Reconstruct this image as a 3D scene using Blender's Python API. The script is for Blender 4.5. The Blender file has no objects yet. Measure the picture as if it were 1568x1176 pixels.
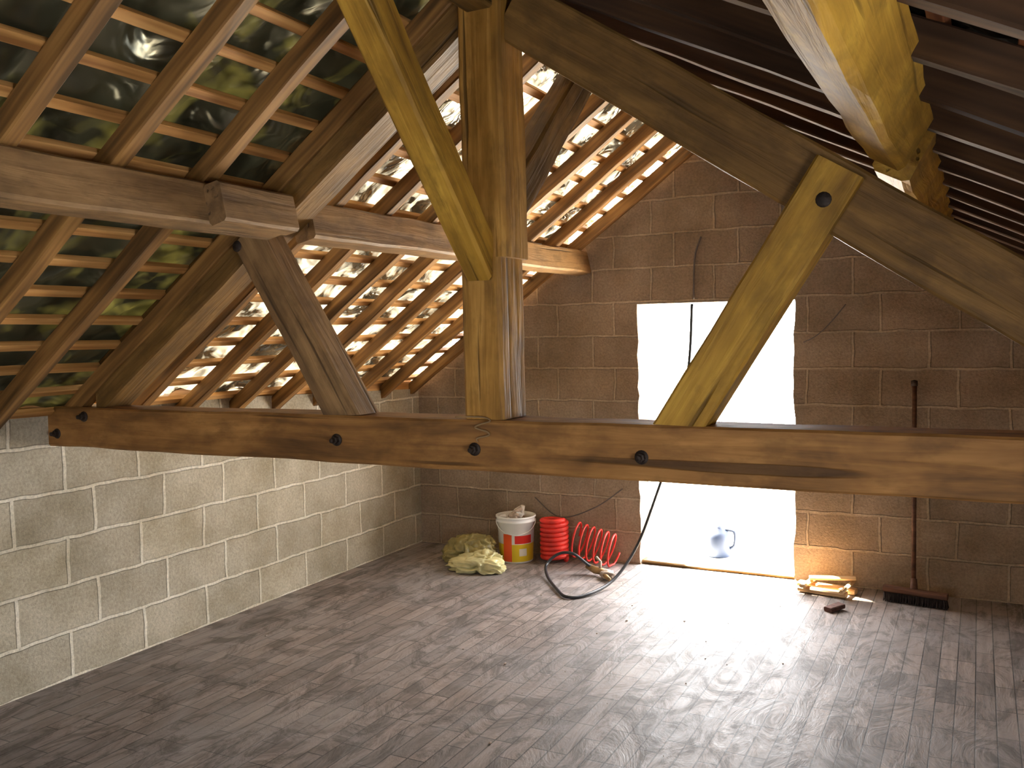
import bpy, bmesh, math, random
from mathutils import Vector, Matrix, noise
random.seed(7)
col = bpy.context.scene.collection
V = Vector

# ------------------------------------------------------------------ materials
def new_mat(name):
    m = bpy.data.materials.new(name); m.use_nodes = True
    nt = m.node_tree
    b = nt.nodes["Principled BSDF"]
    return m, nt, b
def N(nt, t, **kw):
    n = nt.nodes.new(t)
    for k, v in kw.items(): setattr(n, k, v)
    return n
def ramp(nt, stops, interp='LINEAR'):
    r = N(nt, "ShaderNodeValToRGB"); e = r.color_ramp.elements
    r.color_ramp.interpolation = interp
    while len(e) < len(stops): e.new(0.5)
    for i, (p, c) in enumerate(stops):
        e[i].position = p; e[i].color = (c[0], c[1], c[2], 1)
    return r
def mixc(nt, a, b, fac, mode='MIX'):
    m = N(nt, "ShaderNodeMix", data_type='RGBA', blend_type=mode)
    for sock, v in ((m.inputs[6], a), (m.inputs[7], b), (m.inputs[0], fac)):
        if isinstance(v, (int, float)): sock.default_value = v
        elif isinstance(v, tuple): sock.default_value = (v[0], v[1], v[2], 1)
        else: nt.links.new(v, sock)
    return m.outputs[2]
def noise_tex(nt, vec, scale, detail=3, rough=.55, dist=0):
    n = N(nt, "ShaderNodeTexNoise"); n.inputs["Scale"].default_value = scale
    n.inputs["Detail"].default_value = detail; n.inputs["Roughness"].default_value = rough
    n.inputs["Distortion"].default_value = dist
    if vec is not None: nt.links.new(vec, n.inputs["Vector"])
    return n.outputs["Fac"]
def mapping(nt, vec, sc, loc=(0, 0, 0)):
    m = N(nt, "ShaderNodeMapping"); m.inputs["Scale"].default_value = sc; m.inputs["Location"].default_value = loc
    nt.links.new(vec, m.inputs["Vector"]); return m.outputs[0]
def math_(nt, op, a, b=0.0):
    m = N(nt, "ShaderNodeMath", operation=op)
    for s, v in ((m.inputs[0], a), (m.inputs[1], b)):
        if isinstance(v, (int, float)): s.default_value = v
        else: nt.links.new(v, s)
    return m.outputs[0]
def bump(nt, b, h, strength=.4, dist=.01):
    n = N(nt, "ShaderNodeBump"); n.inputs["Strength"].default_value = strength; n.inputs["Distance"].default_value = dist
    nt.links.new(h, n.inputs["Height"]); nt.links.new(n.outputs[0], b.inputs["Normal"])

def wood(name, dark, mid, light, rough=.62, crack=.75, cheap=False):
    m, nt, b = new_mat(name)
    at = N(nt, "ShaderNodeAttribute", attribute_name="lc").outputs["Vector"]
    g = noise_tex(nt, mapping(nt, at, (1.6, 26, 26)), 1.0, 2 if cheap else 4, .62, 0 if cheap else .5)
    r = ramp(nt, [(.32, dark), (.5, mid), (.68, light)])
    b.inputs["Roughness"].default_value = rough; b.inputs["Specular IOR Level"].default_value = .35
    if cheap:
        nt.links.new(g, r.inputs[0]); nt.links.new(r.outputs[0], b.inputs["Base Color"]); return m
    g2 = noise_tex(nt, mapping(nt, at, (2.2, 5, 5)), 1.3, 3, .6, .6)
    f = math_(nt, 'ADD', math_(nt, 'MULTIPLY', g, .5), math_(nt, 'MULTIPLY', g2, .5))
    nt.links.new(f, r.inputs[0])
    ck = noise_tex(nt, mapping(nt, at, (.9, 34, 34), (3, 7, 1)), 1.0, 1, .5)
    ckr = ramp(nt, [(.0, (0, 0, 0)), (.28, (0, 0, 0)), (.34, (1, 1, 1))]); nt.links.new(ck, ckr.inputs[0])
    spot = noise_tex(nt, mapping(nt, at, (3, 6, 6), (9, 2, 4)), 2.0, 4, .65)
    sr = ramp(nt, [(.48, (0, 0, 0)), (.64, (1, 1, 1))]); nt.links.new(spot, sr.inputs[0])
    c = mixc(nt, r.outputs[0], tuple(x * .35 for x in dark), math_(nt, 'MULTIPLY', math_(nt, 'SUBTRACT', 1.0, ckr.outputs[0]), crack))
    c = mixc(nt, c, tuple(x * .48 for x in mid), math_(nt, 'MULTIPLY', sr.outputs[0], .55))
    nt.links.new(c, b.inputs["Base Color"])
    h = math_(nt, 'ADD', g, math_(nt, 'MULTIPLY', ckr.outputs[0], .5))
    bump(nt, b, h, .7, .010)
    return m
M_tie = wood("oak_tie_beam", (.11, .050, .014), (.32, .150, .040), (.53, .27, .08))
M_yel = wood("oak_yellow", (.16, .076, .009), (.40, .215, .026), (.64, .38, .055))
M_post = wood("oak_post", (.15, .070, .010), (.38, .19, .034), (.62, .345, .080))
M_beam = wood("oak_dark", (.070, .034, .008), (.165, .086, .020), (.28, .15, .038))
M_purl = wood("purlin_wood", (.12, .068, .03), (.26, .15, .062), (.42, .25, .105))
M_raft = wood("rafter_wood", (.085, .042, .011), (.20, .098, .026), (.35, .18, .050), cheap=True)
M_raft_shade = wood("rafter_wood_shaded", (.03, .014, .006), (.055, .025, .010), (.09, .042, .015), rough=.85, cheap=True)  # same rafter wood, with the right slope's shade put into the colour
M_batt = wood("batten_wood", (.26, .115, .03), (.48, .24, .07), (.66, .37, .13), cheap=True)
M_batt_shade = wood("batten_wood_shaded", (.12, .04, .014), (.24, .08, .028), (.34, .13, .045), cheap=True)  # batten wood darkened, shade of the right slope painted in
M_plank = wood("plank_wood", (.25, .14, .06), (.5, .32, .16), (.7, .5, .28), cheap=True)
M_broomw = wood("broom_wood", (.05, .022, .012), (.10, .042, .022), (.16, .07, .04), cheap=True)

def block_mat(name, axis, c1, c2, mortar, off=(0, 0), bumpst=.8, msz=.010):
    m, nt, b = new_mat(name)
    pos = N(nt, "ShaderNodeNewGeometry").outputs["Position"]
    nz = N(nt, "ShaderNodeTexNoise"); nz.inputs["Scale"].default_value = 6; nz.inputs["Detail"].default_value = 2
    nt.links.new(pos, nz.inputs["Vector"])
    sb = N(nt, "ShaderNodeVectorMath", operation='SUBTRACT'); nt.links.new(nz.outputs["Color"], sb.inputs[0]); sb.inputs[1].default_value = (.5, .5, .5)
    sc = N(nt, "ShaderNodeVectorMath", operation='SCALE'); nt.links.new(sb.outputs[0], sc.inputs[0]); sc.inputs["Scale"].default_value = .030
    ad = N(nt, "ShaderNodeVectorMath", operation='ADD'); nt.links.new(pos, ad.inputs[0]); nt.links.new(sc.outputs[0], ad.inputs[1])
    sp = N(nt, "ShaderNodeSeparateXYZ"); nt.links.new(ad.outputs[0], sp.inputs[0])
    cb = N(nt, "ShaderNodeCombineXYZ")
    nt.links.new(math_(nt, 'ADD', sp.outputs[0 if axis == 'X' else 1], off[0]), cb.inputs[0])
    nt.links.new(math_(nt, 'ADD', sp.outputs[2], off[1]), cb.inputs[1])
    br = N(nt, "ShaderNodeTexBrick"); nt.links.new(cb.outputs[0], br.inputs["Vector"])
    br.offset = .37; br.inputs["Scale"].default_value = 1.0
    br.inputs["Brick Width"].default_value = .41; br.inputs["Row Height"].default_value = .217
    br.inputs["Mortar Size"].default_value = msz; br.inputs["Mortar Smooth"].default_value = .45
    br.inputs["Color1"].default_value = (*c1, 1); br.inputs["Color2"].default_value = (*c2, 1); br.inputs["Mortar"].default_value = (*mortar, 1)
    fine = noise_tex(nt, pos, 70, 3, .7); big = noise_tex(nt, pos, 2.4, 4, .65)
    fr = ramp(nt, [(.25, (.66, .66, .66)), (.7, (1.12, 1.12, 1.12))]); nt.links.new(fine, fr.inputs[0])
    bg = ramp(nt, [(.3, (.66, .62, .53)), (.65, (1.1, 1.1, 1.1))]); nt.links.new(big, bg.inputs[0])
    c = mixc(nt, br.outputs["Color"], fr.outputs[0], 1.0, 'MULTIPLY'); c = mixc(nt, c, bg.outputs[0], 1.0, 'MULTIPLY')
    nt.links.new(c, b.inputs["Base Color"]); b.inputs["Roughness"].default_value = .95
    h = math_(nt, 'ADD', math_(nt, 'MULTIPLY', br.outputs["Fac"], .8), math_(nt, 'MULTIPLY', fine, .35))
    bump(nt, b, h, bumpst, .016)
    return m
M_wl = block_mat("block_grey", 'Y', (.50, .445, .335), (.41, .365, .28), (.74, .68, .55), (-.00, 0.0), msz=.011)
M_wb = block_mat("block_brown", 'X', (.37, .28, .20), (.30, .225, .16), (.46, .36, .26), (.1, 0.0), .9)
M_wr = block_mat("block_side", 'Y', (.38, .31, .24), (.3, .25, .19), (.45, .4, .33))

def floor_mat():
    m, nt, b = new_mat("floor_boards")
    pos = N(nt, "ShaderNodeNewGeometry").outputs["Position"]
    sp = N(nt, "ShaderNodeSeparateXYZ"); nt.links.new(pos, sp.inputs[0])
    cb = N(nt, "ShaderNodeCombineXYZ"); nt.links.new(sp.outputs[1], cb.inputs[0]); nt.links.new(sp.outputs[0], cb.inputs[1])
    br = N(nt, "ShaderNodeTexBrick"); nt.links.new(cb.outputs[0], br.inputs["Vector"])
    br.offset = .43; br.offset_frequency = 3; br.inputs["Scale"].default_value = 1
    br.inputs["Brick Width"].default_value = .27; br.inputs["Row Height"].default_value = .074
    br.inputs["Mortar Size"].default_value = .0026; br.inputs["Mortar Smooth"].default_value = .1
    br.inputs["Color1"].default_value = (.28, .225, .20, 1); br.inputs["Color2"].default_value = (.15, .122, .11, 1); br.inputs["Mortar"].default_value = (.03, .024, .02, 1)
    gr = noise_tex(nt, mapping(nt, pos, (40, 3, 1)), 1.0, 3, .6)
    grr = ramp(nt, [(.3, (.75, .75, .75)), (.7, (1.2, 1.2, 1.2))]); nt.links.new(gr, grr.inputs[0])
    d1 = noise_tex(nt, mapping(nt, pos, (1.1, .8, 1)), 1.6, 6, .68, .6)
    dr = ramp(nt, [(.38, (0, 0, 0)), (.66, (1, 1, 1))]); nt.links.new(d1, dr.inputs[0])
    st = noise_tex(nt, mapping(nt, pos, (2.5, 1.2, 1), (5, 2, 0)), 2.4, 5, .75, 1.6)
    str_ = ramp(nt, [(.48, (0, 0, 0)), (.60, (1, 1, 1))]); nt.links.new(st, str_.inputs[0])
    c = mixc(nt, br.outputs["Color"], grr.outputs[0], 1.0, 'MULTIPLY')
    c = mixc(nt, c, (.38, .365, .375), math_(nt, 'MULTIPLY', dr.outputs[0], .45))
    c = mixc(nt, c, (.06, .048, .04), math_(nt, 'MULTIPLY', str_.outputs[0], .58))
    nt.links.new(c, b.inputs["Base Color"])
    b.inputs["Specular IOR Level"].default_value = .4
    rr = N(nt, "ShaderNodeMapRange"); nt.links.new(st, rr.inputs[0]); rr.inputs[1].default_value = .3; rr.inputs[2].default_value = .7; rr.inputs[3].default_value = .52; rr.inputs[4].default_value = .74
    nt.links.new(rr.outputs[0], b.inputs["Roughness"])
    h = math_(nt, 'ADD', math_(nt, 'MULTIPLY', br.outputs["Fac"], -1.3), math_(nt, 'MULTIPLY', st, .9))
    bump(nt, b, h, .55, .010)
    return m
M_floor = floor_mat()

def film_mat(name, base, patch, trans, gl, glc, r0=.5, r1=.66, sc=3.0, wsc=5, rough=.2, bd=.06):
    m, nt, b = new_mat(name)
    pos = N(nt, "ShaderNodeNewGeometry").outputs["Position"]
    w = noise_tex(nt, pos, wsc, 2, .55, 1.6)
    w2 = noise_tex(nt, pos, sc, 3, .6, .6)
    pr = ramp(nt, [(r0, (0, 0, 0)), (r1, (1, 1, 1))]); nt.links.new(w2, pr.inputs[0])
    c = mixc(nt, base, patch, pr.outputs[0])
    cr = ramp(nt, [(.40, (.35, .35, .35)), (.62, (1.3, 1.3, 1.3))]); nt.links.new(w, cr.inputs[0])
    c = mixc(nt, c, cr.outputs[0], 1.0, 'MULTIPLY')
    dif = N(nt, "ShaderNodeBsdfDiffuse"); nt.links.new(c, dif.inputs[0])
    tr = N(nt, "ShaderNodeBsdfTranslucent"); nt.links.new(c, tr.inputs[0])
    g = N(nt, "ShaderNodeBsdfGlossy"); g.inputs["Color"].default_value = (*glc, 1); g.inputs["Roughness"].default_value = rough
    m1 = N(nt, "ShaderNodeMixShader"); m1.inputs[0].default_value = trans
    nt.links.new(dif.outputs[0], m1.inputs[1]); nt.links.new(tr.outputs[0], m1.inputs[2])
    m2 = N(nt, "ShaderNodeMixShader"); m2.inputs[0].default_value = gl
    nt.links.new(m1.outputs[0], m2.inputs[1]); nt.links.new(g.outputs[0], m2.inputs[2])
    bp = N(nt, "ShaderNodeBump"); bp.inputs["Strength"].default_value = 1.0; bp.inputs["Distance"].default_value = bd
    nt.links.new(w, bp.inputs["Height"])
    for s in (dif, g): nt.links.new(bp.outputs[0], s.inputs["Normal"])
    nt.links.new(m2.outputs[0], nt.nodes["Material Output"].inputs[0]); nt.nodes.remove(b)
    return m
M_filmA = film_mat("dark_film_olive", (.026, .026, .016), (.22, .20, .05), .008, .24, (.42, .42, .34), .53, .66, 3.0, 3.2, .32, .05)
M_filmB = film_mat("film_lit_patches", (.026, .022, .015), (.80, .76, .62), .045, .36, (.80, .76, .66), .45, .56, 5.0)  # pale patches paint in the bright light on the far-bay lining
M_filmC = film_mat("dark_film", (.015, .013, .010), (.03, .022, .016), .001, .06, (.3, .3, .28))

def simple(name, c, rough=.5, metal=0, nscale=0, namt=.3, bst=0):
    m, nt, b = new_mat(name)
    b.inputs["Roughness"].default_value = rough; b.inputs["Metallic"].default_value = metal
    tc = N(nt, "ShaderNodeTexCoord").outputs["Object"]
    n = noise_tex(nt, tc, nscale or 12, 3, .6)
    r = ramp(nt, [(.3, tuple(x * (1 - namt) for x in c)), (.7, tuple(min(1, x * (1 + namt * .5)) for x in c))]); nt.links.new(n, r.inputs[0])
    nt.links.new(r.outputs[0], b.inputs["Base Color"])
    if bst: bump(nt, b, n, bst, .01)
    return m
M_iron = simple("rusty_iron", (.05, .035, .028), .6, .6, 40, .5, .3)
M_black = simple("black_rubber", (.02, .022, .028), .4)
M_red = simple("red_hose", (.70, .03, .02), .5)
M_white = simple("white_plastic", (.8, .8, .78), .4, 0, 6, .1)
M_bag = simple("yellow_bag", (.66, .61, .32), .25, 0, 8, .25, .3)
M_bag2 = simple("olive_bag", (.30, .25, .09), .32, 0, 8, .35, .3)
M_rub = simple("rubble", (.38, .30, .24), .8, 0, 14, .5, .4)
M_brass = simple("brass", (.35, .22, .10), .5, .5, 20, .4)
M_bris = simple("bristle", (.03, .02, .02), .9, 0, 60, .5, .5)
M_brick = simple("brick_chip", (.12, .05, .035), .9, 0, 40, .5, .4)
M_conc = simple("pale_concrete", (.7, .68, .64), .9, 0, 8, .15)
M_blue = simple("blue_plastic", (.005, .018, .055), .6, 0, 5, .1)
M_wire = simple("wire_grey", (.12, .10, .09), .6)
M_twine = simple("twine", (.35, .22, .10), .9)

# ------------------------------------------------------------------ mesh helpers
class MB:
    def __init__(s): s.v = []; s.f = []; s.lc = []; s.mi = []; s.sm = []
    def add(s, vs, fs, lcs=None, mi=0, smooth=False):
        o = len(s.v); s.v += [tuple(p) for p in vs]; s.lc += [tuple(p) for p in (lcs or vs)]
        for f in fs: s.f.append([i + o for i in f]); s.mi.append(mi); s.sm.append(smooth)
    def beam(s, p0, p1, w, h, up=(0, 0, 1), ch=.008, seg=.15, jit=.003, mi=0, taper=1.0, cut0=0, cut1=0):
        p0 = V(p0); p1 = V(p1); d = p1 - p0; L = d.length; x = d / L
        u = V(up); z = (u - x * u.dot(x)).normalized(); y = z.cross(x)
        n = max(2, int(L / seg) + 1); off = V((random.random() * 50, random.random() * 50, random.random() * 50))
        a, b = w / 2, h / 2
        prof = [(-a + ch, -b), (a - ch, -b), (a, -b + ch), (a, b - ch), (a - ch, b), (-a + ch, b), (-a, b - ch), (-a, -b + ch)]
        vs = []; lcs = []
        for i in range(n + 1):
            t = i / n * L; k = 1 + (taper - 1) * i / n
            j = V((noise.noise(off + V((t * 2.5, 0, 0))), noise.noise(off + V((t * 2.5, 9, 0))), 0)) * jit * 2
            for (py, pz) in prof:
                c = V((noise.noise(off + V((t * 5, py * 30, pz * 30))), noise.noise(off + V((t * 5, py * 30, pz * 30 + 20))))) * jit
                yy = py * k + j.x + c.x; zz = pz * k + j.y + c.y
                tt = t + (cut0 * zz if i == 0 else 0) + (cut1 * zz if i == n else 0)
                vs.append(p0 + x * tt + y * yy + z * zz); lcs.append(V((t, py, pz)) + off)
        fs = []
        for i in range(n):
            for k in range(8):
                q = (k + 1) % 8; fs.append((i * 8 + k, i * 8 + q, (i + 1) * 8 + q, (i + 1) * 8 + k))
        fs.append(tuple(reversed(range(8)))); fs.append(tuple(range(n * 8, n * 8 + 8)))
        fs = [tuple(reversed(f)) for f in fs]
        s.add(vs, fs, lcs, mi)
    def prism(s, poly, axis, a, b, mi=0):
        n = len(poly); P = lambda q, t: {'Y': (q[0], t, q[1]), 'X': (t, q[0], q[1]), 'Z': (q[0], q[1], t)}[axis]
        vs = [P(q, a) for q in poly] + [P(q, b) for q in poly]
        fs = [tuple(range(n)), tuple(reversed(range(n, 2 * n)))] + [(i, i + n, (i + 1) % n + n, (i + 1) % n) for i in range(n)]
        s.add(vs, fs, None, mi)
    def tube(s, pts, r, seg=10, mi=0, cap=True):
        pts = [V(p) for p in pts]; n = len(pts); up = V((0, 0, 1)); vs = []; t0 = None
        for i, p in enumerate(pts):
            t = (pts[min(i + 1, n - 1)] - pts[max(i - 1, 0)]).normalized()
            if i == 0:
                if abs(t.dot(up)) > .9: up = V((1, 0, 0))
                a = (up - t * up.dot(t)).normalized()
            else: a = (a - t * a.dot(t)).normalized()
            bb = t.cross(a); rr = r[i] if isinstance(r, (list, tuple)) else r
            for k in range(seg):
                th = 2 * math.pi * k / seg; vs.append(p + (a * math.cos(th) + bb * math.sin(th)) * rr)
        fs = [(i * seg + k, i * seg + (k + 1) % seg, (i + 1) * seg + (k + 1) % seg, (i + 1) * seg + k) for i in range(n - 1) for k in range(seg)]
        if cap: fs += [tuple(reversed(range(seg))), tuple(range((n - 1) * seg, n * seg))]
        s.add(vs, fs, None, mi, True)
    def lathe(s, prof, c, seg=40, mi=0, smooth=True, axis=None):
        vs = []; c = V(c)
        ax = V(axis or (0, 0, 1)).normalized(); a = ax.orthogonal().normalized(); bb = ax.cross(a)
        for (r, z) in prof:
            for k in range(seg):
                th = 2 * math.pi * k / seg; vs.append(c + ax * z + (a * math.cos(th) + bb * math.sin(th)) * r)
        fs = [(i * seg + k, i * seg + (k + 1) % seg, (i + 1) * seg + (k + 1) % seg, (i + 1) * seg + k) for i in range(len(prof) - 1) for k in range(seg)]
        s.add(vs, fs, None, mi, smooth)
    def blob(s, c, r, amp=.3, fr=3, mi=0, sub=3, smooth=True, ridged=False, zmin=None):
        bm = bmesh.new(); bmesh.ops.create_icosphere(bm, subdivisions=sub, radius=1)
        o = V((random.random() * 99,) * 3); vs = []
        for v in bm.verts:
            n = noise.noise(v.co * fr + o) + .5 * noise.noise(v.co * fr * 2.3 + o)
            if ridged: n = .4 - abs(n) * 1.6
            p = v.co * (1 + amp * n); p = V((p.x * r[0], p.y * r[1], p.z * r[2])) + V(c)
            if zmin is not None: p.z = max(p.z, zmin)
            vs.append(p)
        fs = [tuple(v.index for v in f.verts) for f in bm.faces]; bm.free()
        s.add(vs, fs, None, mi, smooth)
    def obj(s, name, mats, parent=None):
        me = bpy.data.meshes.new(name); me.from_pydata(s.v, [], s.f); me.update()
        for m in (mats if isinstance(mats, (list, tuple)) else [mats]): me.materials.append(m)
        me.polygons.foreach_set("material_index", s.mi); me.polygons.foreach_set("use_smooth", s.sm)
        at = me.attributes.new("lc", 'FLOAT_VECTOR', 'POINT'); at.data.foreach_set("vector", [c for p in s.lc for c in p])
        bm = bmesh.new(); bm.from_mesh(me); bmesh.ops.recalc_face_normals(bm, faces=bm.faces); bm.to_mesh(me); bm.free()
        o = bpy.data.objects.new(name, me); col.objects.link(o)
        if parent: o.parent = parent
        return o
def empty(name):
    o = bpy.data.objects.new(name, None); col.objects.link(o); return o
def smooth_pts(P, n=12):
    P = [V(p) for p in P]; out = []
    for i in range(len(P) - 1):
        p0 = P[max(i - 1, 0)]; p1 = P[i]; p2 = P[i + 1]; p3 = P[min(i + 2, len(P) - 1)]
        for k in range(n):
            t = k / n
            out.append(.5 * ((2 * p1) + (p2 - p0) * t + (2 * p0 - 5 * p1 + 4 * p2 - p3) * t * t + (3 * p1 - p0 - 3 * p2 + p3) * t ** 3))
    out.append(P[-1]); return out

# ------------------------------------------------------------------ dimensions
WX0, WX1 = -3.70, .80; YB = 5.67; YF = -2.6; T = .20
RX = -1.46; SR = .50
ZL = lambda x: 2.85 - .72 * (RX - x)      # lining plane left
ZR = lambda x: 2.85 - SR * (x - RX)
DX0, DX1, DZ = -1.99, -.99, 1.72

# floor
b = MB(); b.prism([(WX0 - T, YF - T), (WX1 + T, YF - T), (WX1 + T, YB + T), (WX0 - T, YB + T)], 'Z', -.12, 0.0)
b.obj("floor", M_floor)
# walls
b = MB(); b.prism([(YF - T, 0), (YB + T, 0), (YB + T, 1.14), (2.9, 1.25), (YF - T, 1.25)], 'X', WX0 - T, WX0); b.obj("wall_left", M_wl)
zr1 = ZR(WX1) - .10
ry0, ry1, rz0, rz1 = -.1, 1.25, .75, 1.28      # window in the right wall (out of frame)
b = MB()
b.prism([(YF - T, 0), (YB + T, 0), (YB + T, rz0), (YF - T, rz0)], 'X', WX1, WX1 + T)
b.prism([(YF - T, rz0), (ry0, rz0), (ry0, zr1), (YF - T, zr1)], 'X', WX1, WX1 + T)
b.prism([(ry1, rz0), (YB + T, rz0), (YB + T, zr1), (ry1, zr1)], 'X', WX1, WX1 + T)
b.prism([(ry0, rz1), (ry1, rz1), (ry1, zr1), (ry0, zr1)], 'X', WX1, WX1 + T)
b.obj("wall_right", M_wr)
g = .04
b = MB()
def jag(x, z0, z1, s):
    out = []; z = z0
    while z < z1 - .03:
        out.append((x + random.uniform(-.012, .006) * s, z)); z += random.uniform(.04, .11)
    out.append((x, z1)); return out
jl = jag(DX0, 0, DZ, -1); jr = jag(DX1, 0, DZ, 1)
b.prism([(WX0, 0)] + jl + [(DX0, ZL(DX0) - g), (WX0, ZL(WX0) - g)], 'Y', YB, YB + T)
b.prism(list(reversed(jr)) + [(WX1, 0), (WX1, ZR(WX1)), (DX1, ZR(DX1))], 'Y', YB, YB + T)
b.prism([(DX0, DZ), (DX1, DZ), (DX1, ZR(DX1)), (RX, 2.85 - g), (DX0, ZL(DX0) - g)], 'Y', YB, YB + T)
b.obj("wall_back", M_wb)
# front wall (behind the camera) with a window opening
wx0, wx1, wz0, wz1 = -2.1, -1.1, .85, 1.4
b = MB()
b.prism([(WX0, 0), (wx0, 0), (wx0, ZL(wx0)), (WX0, ZL(WX0))], 'Y', YF - T, YF)
b.prism([(wx1, 0), (WX1, 0), (WX1, ZR(WX1)), (wx1, ZR(wx1))], 'Y', YF - T, YF)
b.prism([(wx0, 0), (wx1, 0), (wx1, wz0), (wx0, wz0)], 'Y', YF - T, YF)
b.prism([(wx0, wz1), (wx1, wz1), (wx1, ZR(wx1)), (RX, 2.85), (wx0, ZL(wx0))], 'Y', YF - T, YF)
b.obj("wall_front", M_wr)
# window frames
b = MB(); yw = YF - .1
for p0, p1 in (((wx0, yw, wz0 + .02), (wx1, yw, wz0 + .02)), ((wx0, yw, wz1 - .02), (wx1, yw, wz1 - .02)),
               ((wx0 + .02, yw, wz0 + .04), (wx0 + .02, yw, wz1 - .04)), ((wx1 - .02, yw, wz0 + .04), (wx1 - .02, yw, wz1 - .04))):
    b.beam(p0, p1, .04, .04, up=(0, 1, 0))
b.obj("window_1", M_beam)
b = MB(); xw = WX1 + .1
for p0, p1 in (((xw, ry0, rz0 + .02), (xw, ry1, rz0 + .02)), ((xw, ry0, rz1 - .02), (xw, ry1, rz1 - .02)),
               ((xw, ry0 + .02, rz0 + .04), (xw, ry0 + .02, rz1 - .04)), ((xw, ry1 - .02, rz0 + .04), (xw, ry1 - .02, rz1 - .04))):
    b.beam(p0, p1, .04, .04, up=(1, 0, 0))
b.obj("window_2", M_beam)
# threshold
b = MB(); b.beam((DX0 + .01, YB + .07, .012), (DX1 - .01, YB + .07, .012), .10, .024, jit=.001); b.obj("door_1", M_beam)

# wall plates
b = MB()
b.beam((WX0 - .07, YF, 1.285), (WX0 - .07, 2.9, 1.285), .12, .07); b.beam((WX0 - .07, 2.9, 1.285), (WX0 - .07, YB, 1.175), .12, .07)
b.obj("wall_plate", M_batt)
b = MB(); b.beam((WX1 + .08, YF, zr1 + .03), (WX1 + .08, YB, zr1 + .03), .12, .06); b.obj("wall_plate.001", M_raft)

# ------------------------------------------------------------------ roof lining
def film(name, xa, xb, ya, yb, zf, mat):
    nx = int(abs(xb - xa) / .03); ny = int((yb - ya) / .035); vs = []; fs = []
    for i in range(nx + 1):
        for j in range(ny + 1):
            x = xa + (xb - xa) * i / nx; y = ya + (yb - ya) * j / ny
            p = V((x * 3.2, y * 3.2, 0)); q = p + V((noise.noise(p), noise.noise(p + V((7, 3, 1))), 0)) * 1.2
            h = abs(noise.noise(q)) * .07 + abs(noise.noise(q * 2.7)) * .03
            e = min(1, min(i, nx - i) / 2)
            vs.append((x, y, zf(x) + .004 + h * e))
    for i in range(nx):
        for j in range(ny):
            a = i * (ny + 1) + j; fs.append((a, a + 1, a + ny + 2, a + ny + 1))
    m = MB(); m.add(vs, fs, None, 0, True); o = m.obj(name, mat); return o
film("ceiling_lining", WX0 - .25, RX, YF - .2, 2.80, ZL, M_filmA)
film("ceiling_lining.001", WX0 - .25, RX, 2.80, YB + .02, ZL, M_filmB)
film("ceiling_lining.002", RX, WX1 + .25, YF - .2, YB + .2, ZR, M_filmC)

# rafters + battens
cosL, sinL = .8115, .5843; kr = math.sqrt(1 + SR * SR); cosR, sinR = 1 / kr, SR / kr
nL = V((sinL, 0, -cosL)); nR = V((-sinR, 0, -cosR))
b = MB(); c = MB(); Y = 1.60 - .362 * 11
ys = []
while Y < YB - .02: ys.append(Y); Y += .362
for y in ys:
    y += random.uniform(-.012, .012)
    if y > YB - .05 or y < YF + .05: continue
    o = nL * .064
    x0, x1 = WX0 - .12, RX - .06
    b.beam(V((x0, y, ZL(x0))) + o, V((x1, y, ZL(x1))) + o, .058, .072, up=-nL, ch=.005)
    o = nR * .064; x0, x1 = WX1 + .1, RX + .06
    c.beam(V((x0, y, ZR(x0))) + o, V((x1, y, ZR(x1))) + o, .058, .072, up=-nR, ch=.005)
b.obj("rafters_left", M_raft); c.obj("rafters_right", M_raft_shade)
b = MB(); c = MB(); s = 0
while s < 2.72:
    x = RX - .04 - s * cosL
    p = V((x, 0, ZL(x))) + nL * .0135
    b.beam((p.x, YF - .1, p.z), (p.x, YB + .12, p.z), .038, .026, up=-nL, ch=.003, seg=.5)
    x = RX + .04 + s * cosR
    if x < WX1 + .1:
        p = V((x, 0, ZR(x))) + nR * .0135
        c.beam((p.x, YF - .1, p.z), (p.x, YB + .12, p.z), .038, .026, up=-nR, ch=.003, seg=.5)
    s += .168
b.obj("roof_battens_left", M_batt); c.obj("roof_battens_right", M_batt_shade)

# ridge beam & purlins
b = MB(); b.beam((RX, YF, 2.68), (RX, 2.66, 2.68), .10, .16); b.beam((RX, 2.84, 2.68), (RX, YB, 2.68), .10, .16); b.obj("ridge_beam", M_beam)
pc = V((-2.37, 0, 2.00))
for nm, ya, yb in (("purlin", YF, 2.655), ("purlin.001", 2.83, YB)):
    b = MB(); b.beam((pc.x, ya, pc.z), (pc.x, yb, pc.z), .10, .15, up=(-.2, 0, .98), ch=.01, jit=.004); b.obj(nm, M_purl)
for nm, ya, yb in (("purlin.002", YF, 2.66), ("purlin.003", 2.84, YB)):
    b = MB(); b.beam((-.197, ya, 2.055), (-.197, yb, 2.055), .11, .17, up=(.48, 0, .877), ch=.014, jit=.006); b.obj(nm, M_yel)

# ------------------------------------------------------------------ truss
TR = empty("roof_truss")
YT = 2.65
b = MB(); b.beam((WX0, YT + .09, 1.172), (WX1, YT + .09, 1.172), .18, .175, ch=.008, jit=.003, seg=.1); b.obj("tie_beam", M_tie, TR)
b = MB()
b.beam((-1.475, YT + .09, 1.262), (-1.475, YT + .09, 1.80), .15, .18, up=(0, 1, 0), ch=.012)
b.beam((-1.465, YT + .09, 1.80), (-1.465, YT + .09, 2.80), .16, .18, up=(0, 1, 0), ch=.012)
b.obj("king_post", M_post, TR)
b = MB()
b.beam((-3.42, YT + .11, 1.335), (-1.56, YT + .11, 2.650), .15, .175, up=(-.58, 0, .81), ch=.008, cut0=.72, cut1=.72); b.obj("principal_left", M_beam, TR)
b = MB()
b.beam((WX1, YT + .11, 1.125), (-1.37, YT + .11, 2.605), .15, .19, up=(.56, 0, .83), ch=.008); b.obj("principal_right", M_beam, TR)
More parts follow.
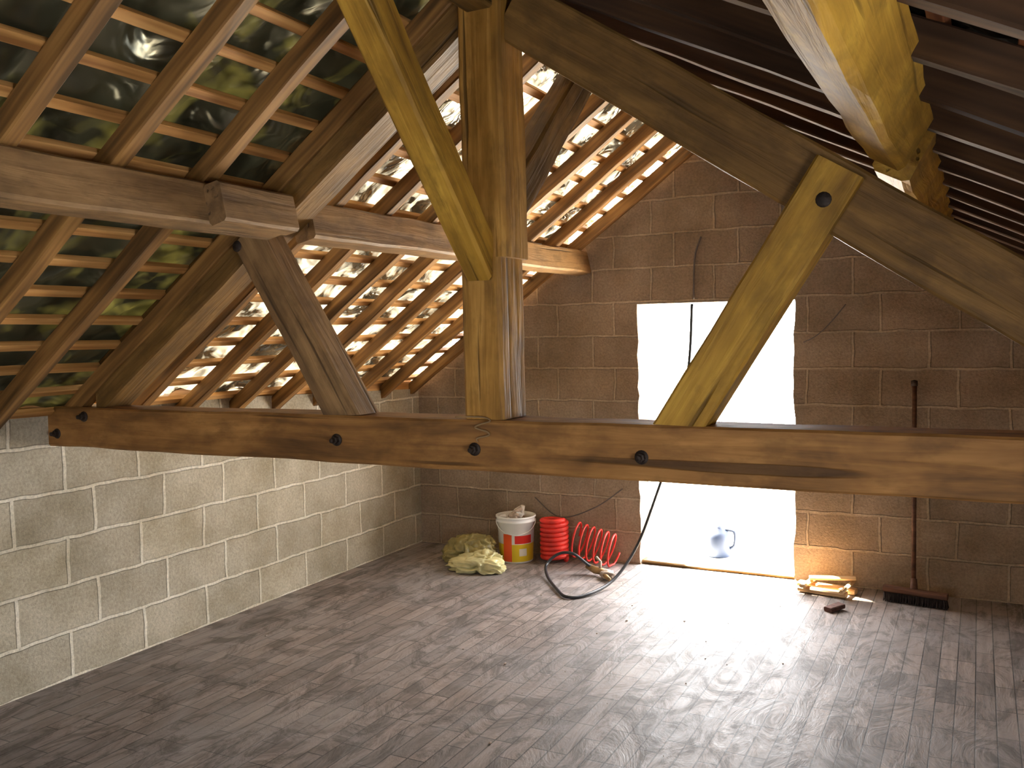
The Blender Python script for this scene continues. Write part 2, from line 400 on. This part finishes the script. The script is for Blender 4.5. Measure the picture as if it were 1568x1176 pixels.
b = MB(); b.beam((-2.07, YT + .06, 1.262), (-2.50, YT + .06, 1.945), .13, .145, up=(1, 0, 0), ch=.008, cut0=-.6); b.obj("strut_left", M_purl, TR)
b = MB(); b.beam((-.80, YT + .06, 1.262), (-.345, YT + .06, 1.99), .13, .14, up=(1, 0, 0), ch=.008, cut0=.6); b.obj("strut_right", M_yel, TR)
b = MB(); b.beam((-1.475, YT - .0, 1.80), (-1.475, 1.88, 2.62), .10, .12, up=(0, 0, 1), ch=.01, cut0=.8); b.obj("ridge_brace_near", M_yel, TR)
b = MB(); b.beam((-1.475, YT + .18, 1.98), (-1.475, 3.55, 2.62), .10, .14, up=(0, 0, 1), ch=.01); b.obj("ridge_brace_far", M_beam, TR)
# cleat on the left purlin
b = MB()
b.beam((pc.x + .088, 2.28, pc.z + .002), (pc.x + .088, 2.65, pc.z + .002), .075, .14, up=(-.2, 0, .98), ch=.010, taper=1.0); b.obj("cleat", M_purl, TR)
# bolt heads and peg holes
b = MB()
for x, z in ((-2.09, 1.17), (-1.51, 1.16), (-.92, 1.16), (-3.64, 1.14), (-3.46, 1.22)):
    b.lathe([(0, 0), (.022, 0), (.023, .003), (.022, .006), (0, .006)], (x, YT + .002, z), 16, axis=(0, -1, 0))
    b.lathe([(.0, .006), (.015, .006), (.015, .020), (.009, .022), (.009, .036), (0, .038)], (x, YT + .002, z), 6, smooth=False, axis=(0, -1, 0))
for x, z in ((-.385, 1.90), (-2.535, 1.90)):  # dark discs stand in for the shaded peg-hole recesses in the struts
    b.lathe([(0, .004), (.018, .004), (.022, 0)], (x, YT - .008, z), 14, axis=(0, -1, 0))
b.obj("bolts_and_peg_holes", M_iron, TR)
b = MB(); pts = [(-1.475 + .03 * math.sin(t * 1.7), YT - .006, 1.27 - .012 * t) for t in range(8)]
b.tube(smooth_pts([(-1.58, YT - .004, 1.268)] + pts), .003, 6); b.obj("twine", M_twine, TR)

# ------------------------------------------------------------------ bucket
def bucket_mat():
    m, nt, bs = new_mat("bucket_label")
    tc = N(nt, "ShaderNodeTexCoord").outputs["Object"]; sp = N(nt, "ShaderNodeSeparateXYZ"); nt.links.new(tc, sp.inputs[0])
    x, z = sp.outputs[0], sp.outputs[2]
    def band(v, a, bb): return math_(nt, 'MULTIPLY', math_(nt, 'GREATER_THAN', v, a), math_(nt, 'LESS_THAN', v, bb))
    c = mixc(nt, (.82, .82, .80), (.85, .62, .03), band(z, .012, .13))
    c = mixc(nt, c, (.85, .12, .03), math_(nt, 'MULTIPLY', band(x, -.085, -.03), band(z, .012, .20)))
    c = mixc(nt, c, (.80, .04, .03), math_(nt, 'MULTIPLY', band(x, -.01, .10), band(z, .135, .19)))
    c = mixc(nt, c, (.85, .80, .70), math_(nt, 'MULTIPLY', band(x, .02, .07), band(z, .05, .10)))
    nt.links.new(c, bs.inputs["Base Color"]); bs.inputs["Roughness"].default_value = .4
    return m
b = MB()
b.lathe([(0, 0), (.110, 0), (.114, .006), (.126, .27), (.134, .272), (.134, .285), (.128, .287), (.130, .30), (.137, .302), (.137, .312), (.126, .312), (.121, .27), (.112, .02), (0, .02)], (0, 0, 0), 48)
o = b.obj("paint_bucket", bucket_mat()); o.location = (-2.80, 5.46, 0); o.rotation_euler = (0, 0, math.radians(27))
b = MB()
b.tube([V((.134 * math.cos(t), -.10 * math.sin(t) - .02, .285 - .09 * math.sin(t))) for t in [math.pi * i / 24 for i in range(25)]], .003, 6); b.obj("handle", M_white, o)
b = MB()
for i in range(16):
    a = random.random() * 6.28; r = random.random() * .08
    b.blob((r * math.cos(a), r * math.sin(a), .285 + random.random() * .04), (random.uniform(.025, .04), random.uniform(.02, .035), random.uniform(.018, .03)), .5, 1.6, mi=i % 2, sub=2, smooth=False)
b.tube([(-.06, 0, .28), (.0, -.03, .34), (.04, -.02, .36)], .014, 10, mi=0); b.tube([(.03, .03, .27), (.05, .01, .37)], .016, 10, mi=1)
b.obj("contents", [M_rub, M_conc], o)

# red coiled hoses
b = MB(); n = 9 * 28
b.tube([(-2.545 + .082 * math.cos(2 * math.pi * i / 28), 5.53 + .082 * math.sin(2 * math.pi * i / 28), .017 + .0305 * i / 28) for i in range(n)], .0165, 10)
b.obj("coiled_air_hose", M_red)
b = MB(); pts = []
for i in range(6 * 28):
    t = i / (6 * 28); a = 2 * math.pi * i / 28
    cx = -2.40 + .30 * t; cz = .165 - .06 * t; r = .12 - .01 * t
    tl = .45
    pts.append((cx + r * math.sin(a) * math.sin(tl) * .55, 5.53 + r * math.cos(a) * .75, max(.012, cz + r * math.sin(a) * .95)))
b.tube(pts, .0065, 8); b.obj("coiled_air_hose.001", M_red)

# plastic bags
def bag(mb, c, r, mi, seed):
    bm = bmesh.new(); bmesh.ops.create_icosphere(bm, subdivisions=5, radius=1); vs = []
    o = V((seed, seed * .7, 3))
    for v in bm.verts:
        q = v.co * 1.6 + o; q = q + V((noise.noise(q), noise.noise(q + V((5, 1, 2))), noise.noise(q + V((1, 8, 2))))) * .7
        n = .22 - abs(noise.noise(q)) * .9 - abs(noise.noise(q * 2.2)) * .35 + .35 * noise.noise(v.co * 1.1 + o)
        p = v.co * (1 + .75 * n); p = V((c[0] + p.x * r[0], c[1] + p.y * r[1], max(.003, c[2] + p.z * r[2]))); vs.append(p)
    mb.add(vs, [tuple(v.index for v in f.verts) for f in bm.faces], None, mi, True); bm.free()
b = MB()
bag(b, (-2.91, 5.10, .032), (.19, .12, .068), 0, 3.3); bag(b, (-2.87, 5.15, .055), (.11, .08, .070), 0, 9.1)
bag(b, (-3.07, 5.28, .05), (.18, .13, .12), 1, 14.7); bag(b, (-3.02, 5.32, .09), (.13, .09, .10), 1, 21.2)
b.obj("plastic_bag", [M_bag, M_bag2])

# black hose
b = MB()
P = [(-1.615, YB - .03, 1.71), (-1.63, 5.60, 1.3), (-1.70, 5.50, .85), (-1.79, 5.40, .5), (-1.87, 5.28, .22), (-1.95, 5.08, .05), (-2.03, 4.84, .012), (-2.12, 4.76, .012), (-2.25, 4.90, .012), (-2.40, 5.10, .02), (-2.46, 5.22, .06), (-2.40, 5.28, .12), (-2.30, 5.28, .13), (-2.20, 5.30, .06), (-2.15, 5.32, .03)]
b.tube(smooth_pts(P), .0095, 10)
b.tube([(-2.22, 5.32, .05), (-2.16, 5.30, .035), (-2.05, 5.28, .03)], [.018, .024, .02], 12, mi=1)
b.tube([(-2.10, 5.29, .03), (-2.06, 5.22, .03), (-2.01, 5.17, .02)], [.016, .016, .012], 12, mi=1)
b.tube([(-2.12, 5.29, .04), (-2.12, 5.30, .09), (-2.16, 5.33, .11)], .009, 8, mi=2)
b.blob((-2.05, 5.24, .03), (.05, .035, .028), .4, 2, 2, 3, zmin=.002)
b.obj("water_hose", [M_black, M_brass, M_rub])

# wires on wall
b = MB(); b.tube(smooth_pts([(-1.56, YB - .01, 2.13), (-1.60, YB - .012, 2.0), (-1.61, YB - .012, 1.74)]), .006, 6)
b.tube(smooth_pts([(-.94, YB - .01, 1.46), (-.86, YB - .03, 1.50), (-.78, YB - .012, 1.58), (-.70, YB - .008, 1.68)]), .003, 6)
b.tube(smooth_pts([(-2.75, YB - .01, .40), (-2.55, YB - .03, .28), (-2.3, YB - .02, .36), (-2.1, YB - .01, .50)]), .004, 6)
b.obj("wall_wire", M_wire)

# broom
BR = MB()
BR.tube([(-.325, YB - .03, 1.22), (-.315, 5.50, .05)], .0125, 12, mi=0)
BR.lathe([(0, 0), (.018, 0), (.018, .03), (0, .035)], (-.326, YB - .035, 1.205), 12, mi=1)
BR.beam((-.47, 5.47, .065), (-.14, 5.42, .065), .05, .035, mi=0)
BR.tube([(-.31, 5.455, .06), (-.314, 5.49, .13)], [.022, .016], 12, mi=0)
for i in range(60):
    for j in range(5):
        t = i / 59; x = -.465 + .32 * t; y = 5.47 - .05 * t + (j - 2) * .010
        BR.tube([(x, y, .05), (x + random.uniform(-.01, .01), y + (j - 2) * .008 + random.uniform(-.006, .006), .003)], .0028, 4, mi=2)
BR.obj("broom", [M_broomw, M_iron, M_bris])

# scrap wood by the door and brick chip
b = MB()
b.beam((-.95, 5.56, .02), (-.62, 5.50, .02), .06, .03); b.beam((-.93, 5.45, .02), (-.66, 5.40, .02), .05, .03)
b.beam((-.90, 5.38, .05), (-.86, 5.62, .05), .04, .02); b.beam((-.68, 5.34, .05), (-.64, 5.60, .055), .03, .02); b.beam((-.88, 5.50, .075), (-.63, 5.56, .08), .05, .02)
b.obj("scrap_wood", M_plank)
b = MB(); b.beam((-.72, 5.10, .014), (-.66, 5.19, .016), .055, .026, ch=.006, seg=.02, jit=.006); b.obj("brick_fragment", M_brick)
b = MB()
for i in range(40):
    x = random.uniform(-3.3, .3); y = random.uniform(2.9, 5.5); r = random.choice((.003, .004, .005, .007))
    b.blob((x, y, r * .5), (r, r * random.uniform(.6, 1.6), r * .6), .5, 1.5, 0, 1, False, zmin=0.001)
b.obj("floor_debris", M_rub)

# outside landing with jug
b = MB(); b.prism([(-4.5, YB + T), (1.5, YB + T), (1.5, 9.5), (-4.5, 9.5)], 'Z', -.12, -.005); b.obj("ground", M_conc)
b = MB()
b.lathe([(0, 0), (.075, 0), (.082, .01), (.082, .13), (.07, .17), (.03, .20), (.026, .23), (0, .23)], (-1.58, 6.12, -.005), 32)
b.tube(smooth_pts([(-1.53, 6.12, .18), (-1.47, 6.12, .165), (-1.47, 6.12, .08), (-1.505, 6.12, .05)]), .010, 8)
b.obj("plastic_jug", M_blue)

# ------------------------------------------------------------------ light
w = bpy.data.worlds.new("world"); bpy.context.scene.world = w; w.use_nodes = True
bg = w.node_tree.nodes["Background"]; bg.inputs[0].default_value = (.97, .985, 1.0, 1); bg.inputs[1].default_value = 30.0
sd = bpy.data.lights.new("sun", 'SUN'); sd.energy = 170; sd.angle = .02; sd.color = (1, .84, .58)
so = bpy.data.objects.new("sun", sd); col.objects.link(so)
so.rotation_euler = V((.48, -.27, -1)).to_track_quat('-Z', 'Y').to_euler()
def portal(nm, sx, sy, loc, d):
    l = bpy.data.lights.new(nm, 'AREA'); l.shape = 'RECTANGLE'; l.size = sx; l.size_y = sy; l.cycles.is_portal = True
    o = bpy.data.objects.new(nm, l); col.objects.link(o); o.location = loc
    o.rotation_euler = V(d).to_track_quat('-Z', 'Z').to_euler()
portal("door_portal", DX1 - DX0, DZ, ((DX0 + DX1) / 2, YB + T, DZ / 2), (0, -1, 0))
portal("window_portal", wx1 - wx0, wz1 - wz0, ((wx0 + wx1) / 2, YF - T, (wz0 + wz1) / 2), (0, 1, 0))
portal("window_portal.001", ry1 - ry0, rz1 - rz0, (WX1 + T, (ry0 + ry1) / 2, (rz0 + rz1) / 2), (-1, 0, 0))
sc = bpy.context.scene
sc.view_settings.view_transform = 'Standard'

# ------------------------------------------------------------------ camera
yaw, pitch, roll = .4753, .0564, .0185
F = V((-math.sin(yaw) * math.cos(pitch), math.cos(yaw) * math.cos(pitch), -math.sin(pitch)))
R = V((math.cos(yaw), math.sin(yaw), 0)); D = F.cross(R)
R2 = R * math.cos(roll) + D * math.sin(roll); D2 = D * math.cos(roll) - R * math.sin(roll)
cd = bpy.data.cameras.new("camera"); cd.sensor_width = 36; cd.lens = 36 * 1391.5 / 1568; cd.clip_start = .02
co = bpy.data.objects.new("camera", cd); col.objects.link(co)
m = Matrix((R2, -D2, -F)).transposed().to_4x4(); m.translation = V((0, 0, 1.55)); co.matrix_world = m
sc.camera = co
